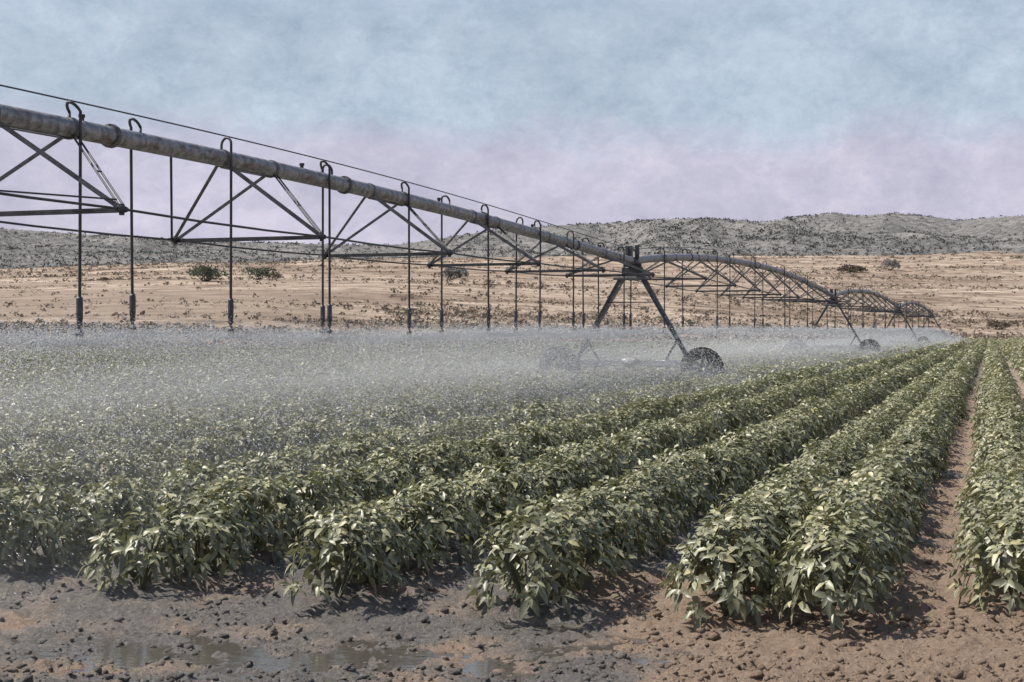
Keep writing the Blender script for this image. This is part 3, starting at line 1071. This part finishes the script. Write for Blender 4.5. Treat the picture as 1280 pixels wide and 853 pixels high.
# ---------------------------------------------------------------- spray
srcs = [c for _, _, c in NOZZLES]
for k in range(5):                                             # nozzles just out of frame on the left still throw water into it
    x, y = line_point((16.0 - 2.6 * k + 1.3) / PY)
    srcs.append((x, y, 1.62))
rng = np.random.default_rng(77)
vs, fs = [], []
parts = []
for (x, y, z) in srcs:
    dist = math.hypot(x, y)
    n = int(np.clip(24000 * (26 / dist) ** 1.1, 1500, 30000) * (1.0 if dist < 37 else 0.45))
    lobes = 14                                                # the deflector pad splits the water into streams
    az = (rng.integers(0, lobes, n) + rng.normal(0, .22, n)) * 6.283 / lobes + x
    az = np.where(rng.random(n) < .35, rng.random(n) * 6.283, az)
    reach = 6.0 * (0.10 + 0.9 * rng.random(n) ** 0.6)
    vz = rng.normal(0.9, 0.7, n)
    T = (vz + np.sqrt(np.maximum(vz * vz + 2 * 9.8 * 1.5, .1))) / 9.8
    tt = T * rng.random(n) ** 0.9
    jet = rng.random(n) < 0.16                                # bright fan just off the deflector pad
    tt = np.where(jet, T * 0.30 * rng.random(n), tt)
    vr = reach / T
    r = vr * tt
    zz = z + vz * tt - 4.9 * tt * tt
    vzt = vz - 9.8 * tt
    ca, sa = np.cos(az), np.sin(az)
    C = np.stack([x + r * ca + rng.normal(0, .06, n), y + r * sa + rng.normal(0, .06, n), zz], 1)
    vel = np.stack([vr * ca, vr * sa, vzt], 1)
    dr = unit(vel)
    px = dist / FPX * 1.25                                     # size of one render pixel at that distance
    Ln = (0.010 + 0.022 * rng.random(n)) * max(1, px / .016)
    wd = Ln * (0.22 + .15 * rng.random(n))
    a = unit(np.cross(dr, np.array([.1, .2, .97]))); b_ = np.cross(dr, a)
    V = np.stack([C - dr * (Ln * .5)[:, None], C + a * wd[:, None] * .5, C - a * (wd * .25)[:, None] + b_ * (wd * .43)[:, None],
                  C - a * (wd * .25)[:, None] - b_ * (wd * .43)[:, None], C + dr * (Ln * .5)[:, None]], 1).reshape(-1, 3)
    F = np.array([0, 2, 1, 0, 3, 2, 0, 1, 3, 4, 1, 2, 4, 2, 3, 4, 3, 1])
    parts.append((V, (np.arange(n)[:, None] * 5 + F[None]).ravel(), np.full(n * 6, 3), np.zeros(n * 5)))
V, Lp, S, T = join(parts)
tag(link('spray_droplets', np_mesh('spray_droplets', V, Lp, S, M['droplet'])), 'white water drops thrown by the sprinklers', kind='stuff')

# fine mist: one closed bank along the line, uneven on top and at its sides
ul = np.linspace(2, 4 * SPAN + 6, 120)
prof = [(-6.4, 0.02), (-5.0, .65), (-3.2, 1.0), (-1.4, 1.32), (0, 1.42), (1.4, 1.32), (3.0, 1.0), (4.8, .62), (6.2, .02), (5.8, -.2), (-6.0, -.2)]
mv = []
for i, u in enumerate(ul):
    x, y = line_point(u)
    k = 0.86 + .22 * float(vnoise(np.array([u * .35]), np.array([3.3]))[0])
    e = min(1, (i + .3) / 4, (len(ul) - i - .7) / 4)
    for j, (lx, lz) in enumerate(prof):
        wob = 1 + .25 * (float(vnoise(np.array([u * .5 + 31 * j]), np.array([j * 1.7]))[0]) - .5)
        zz = lz * (k if lz > 0 else 1) * (e if lz > 0 else 1)
        mv.append((x + lx * wob * TX, y + lx * wob * TY, zz))
m_ = len(prof)
faces = []
for i in range(len(ul) - 1):
    for j in range(m_):
        j2 = (j + 1) % m_
        faces.append([i * m_ + j, (i + 1) * m_ + j, (i + 1) * m_ + j2, i * m_ + j2])
faces.append(list(range(m_))); faces.append([(len(ul) - 1) * m_ + j for j in range(m_)][::-1])
me = bpy.data.meshes.new('spray_mist')
me.from_pydata(mv, [], faces); me.materials.append(M['mist'])
import bmesh
bm = bmesh.new(); bm.from_mesh(me); bmesh.ops.recalc_face_normals(bm, faces=bm.faces); bm.to_mesh(me); bm.free()
tag(link('spray_mist', me), 'pale bank of fine spray hanging over the crop below the pipe', kind='stuff')

# ---------------------------------------------------------------- light, sky, camera
SUN_AZ, SUN_EL = math.radians(-78), math.radians(56)            # azimuth from straight ahead, negative = left
sd = Vector((math.sin(SUN_AZ) * math.cos(SUN_EL), math.cos(SUN_AZ) * math.cos(SUN_EL), math.sin(SUN_EL)))
sun = bpy.data.lights.new('sun', 'SUN')
sun.energy = 4.8; sun.angle = math.radians(0.5); sun.color = (1.0, 0.955, 0.89)
so = bpy.data.objects.new('sun', sun); COL.objects.link(so)
so.rotation_euler = sd.to_track_quat('Z', 'Y').to_euler()

w = bpy.data.worlds.new('World'); scene.world = w; w.use_nodes = True
nt = w.node_tree
bg = nt.nodes['Background']; bg.inputs['Strength'].default_value = 0.1
sky = nt.nodes.new('ShaderNodeTexSky'); sky.sky_type = 'NISHITA'; sky.sun_disc = False
sky.sun_elevation = SUN_EL; sky.sun_rotation = SUN_AZ; sky.dust_density = 2.0
tc = nt.nodes.new('ShaderNodeTexCoord')
sep = nt.nodes.new('ShaderNodeSeparateXYZ'); nt.links.new(tc.outputs['Generated'], sep.inputs[0])
mp = nd(nt, 'ShaderNodeMapping'); mp.inputs['Scale'].default_value = (1, 1, 1.5)
nt.links.new(tc.outputs['Generated'], mp.inputs['Vector'])
n1 = noise(nt, 7, 6, 0.6, mp.outputs[0], 0.1)
n2 = noise(nt, 24, 10, 0.76, mp.outputs[0], 0.15)
n3 = noise(nt, 3.2, 3, 0.5, mp.outputs[0], 0.3)
# height with a ragged edge: lavender haze bank low, blue-grey cloud above
ad = nd(nt, 'ShaderNodeMath', operation='MULTIPLY_ADD'); ad.inputs[1].default_value = 0.085; nt.links.new(n1.outputs['Fac'], ad.inputs[0]); nt.links.new(sep.outputs['Z'], ad.inputs[2])
hr = nd(nt, 'ShaderNodeMapRange', **{'From Min': 0.155, 'From Max': 0.195}); hr.interpolation_type = 'SMOOTHSTEP'; nt.links.new(ad.outputs[0], hr.inputs['Value'])
low = ramp(nt, [(0.30, (3.9, 3.72, 4.75)), (0.52, (4.6, 4.4, 5.45)), (0.72, (5.5, 5.2, 6.1))], n2.outputs['Fac'])
top = ramp(nt, [(0.28, (2.75, 3.45, 4.3)), (0.5, (3.65, 4.4, 5.3)), (0.74, (4.7, 5.3, 6.1))], n2.outputs['Fac'])
lav = nt.nodes.new('ShaderNodeMix'); lav.data_type = 'RGBA'
nt.links.new(hr.outputs[0], lav.inputs[0]); nt.links.new(low.outputs[0], lav.inputs[6]); nt.links.new(top.outputs[0], lav.inputs[7])
cl = ramp(nt, [(0.36, (0.90, 0.91, 0.92)), (0.475, (0.945, 0.95, 0.955)), (0.50, (1.01, 1.01, 1.01)), (0.545, (0.985, 0.985, 0.99)), (0.57, (1.06, 1.055, 1.05))], n1.outputs['Fac'])
c2 = mixc(nt, 1.0, lav.outputs[2], cl.outputs[0], 'MULTIPLY')
# cloud cover thins overhead, where the clear sky shows
cov = nd(nt, 'ShaderNodeMapRange', **{'From Min': 0.2, 'From Max': 0.5, 'To Min': 0.95, 'To Max': 0.0}); nt.links.new(sep.outputs['Z'], cov.inputs['Value'])
mx = nt.nodes.new('ShaderNodeMix'); mx.data_type = 'RGBA'
nt.links.new(cov.outputs[0], mx.inputs[0]); nt.links.new(sky.outputs[0], mx.inputs[6]); nt.links.new(c2, mx.inputs[7])
nt.links.new(mx.outputs[2], bg.inputs['Color'])

cam = bpy.data.cameras.new('camera'); co = bpy.data.objects.new('camera', cam); COL.objects.link(co)
cam.sensor_width = 36.0; cam.lens = 36.0 * FPX / 1280
cam.clip_start = 0.1; cam.clip_end = 8000
co.location = (0, 0, CAMH)
co.rotation_euler = (math.radians(90) - math.atan((426.5 - HORY) / FPX), 0, 0)
scene.camera = co

vs_ = scene.view_settings
scene.display_settings.display_device = 'sRGB'
vs_.view_transform = 'Standard'; vs_.look = 'None'; vs_.exposure = 0.4; vs_.gamma = 1.0; vs_.use_curve_mapping = False
cy = scene.cycles
cy.max_bounces = 6; cy.diffuse_bounces = 3; cy.glossy_bounces = 2; cy.transmission_bounces = 3; cy.volume_bounces = 1; cy.transparent_max_bounces = 8
cy.use_denoising = True
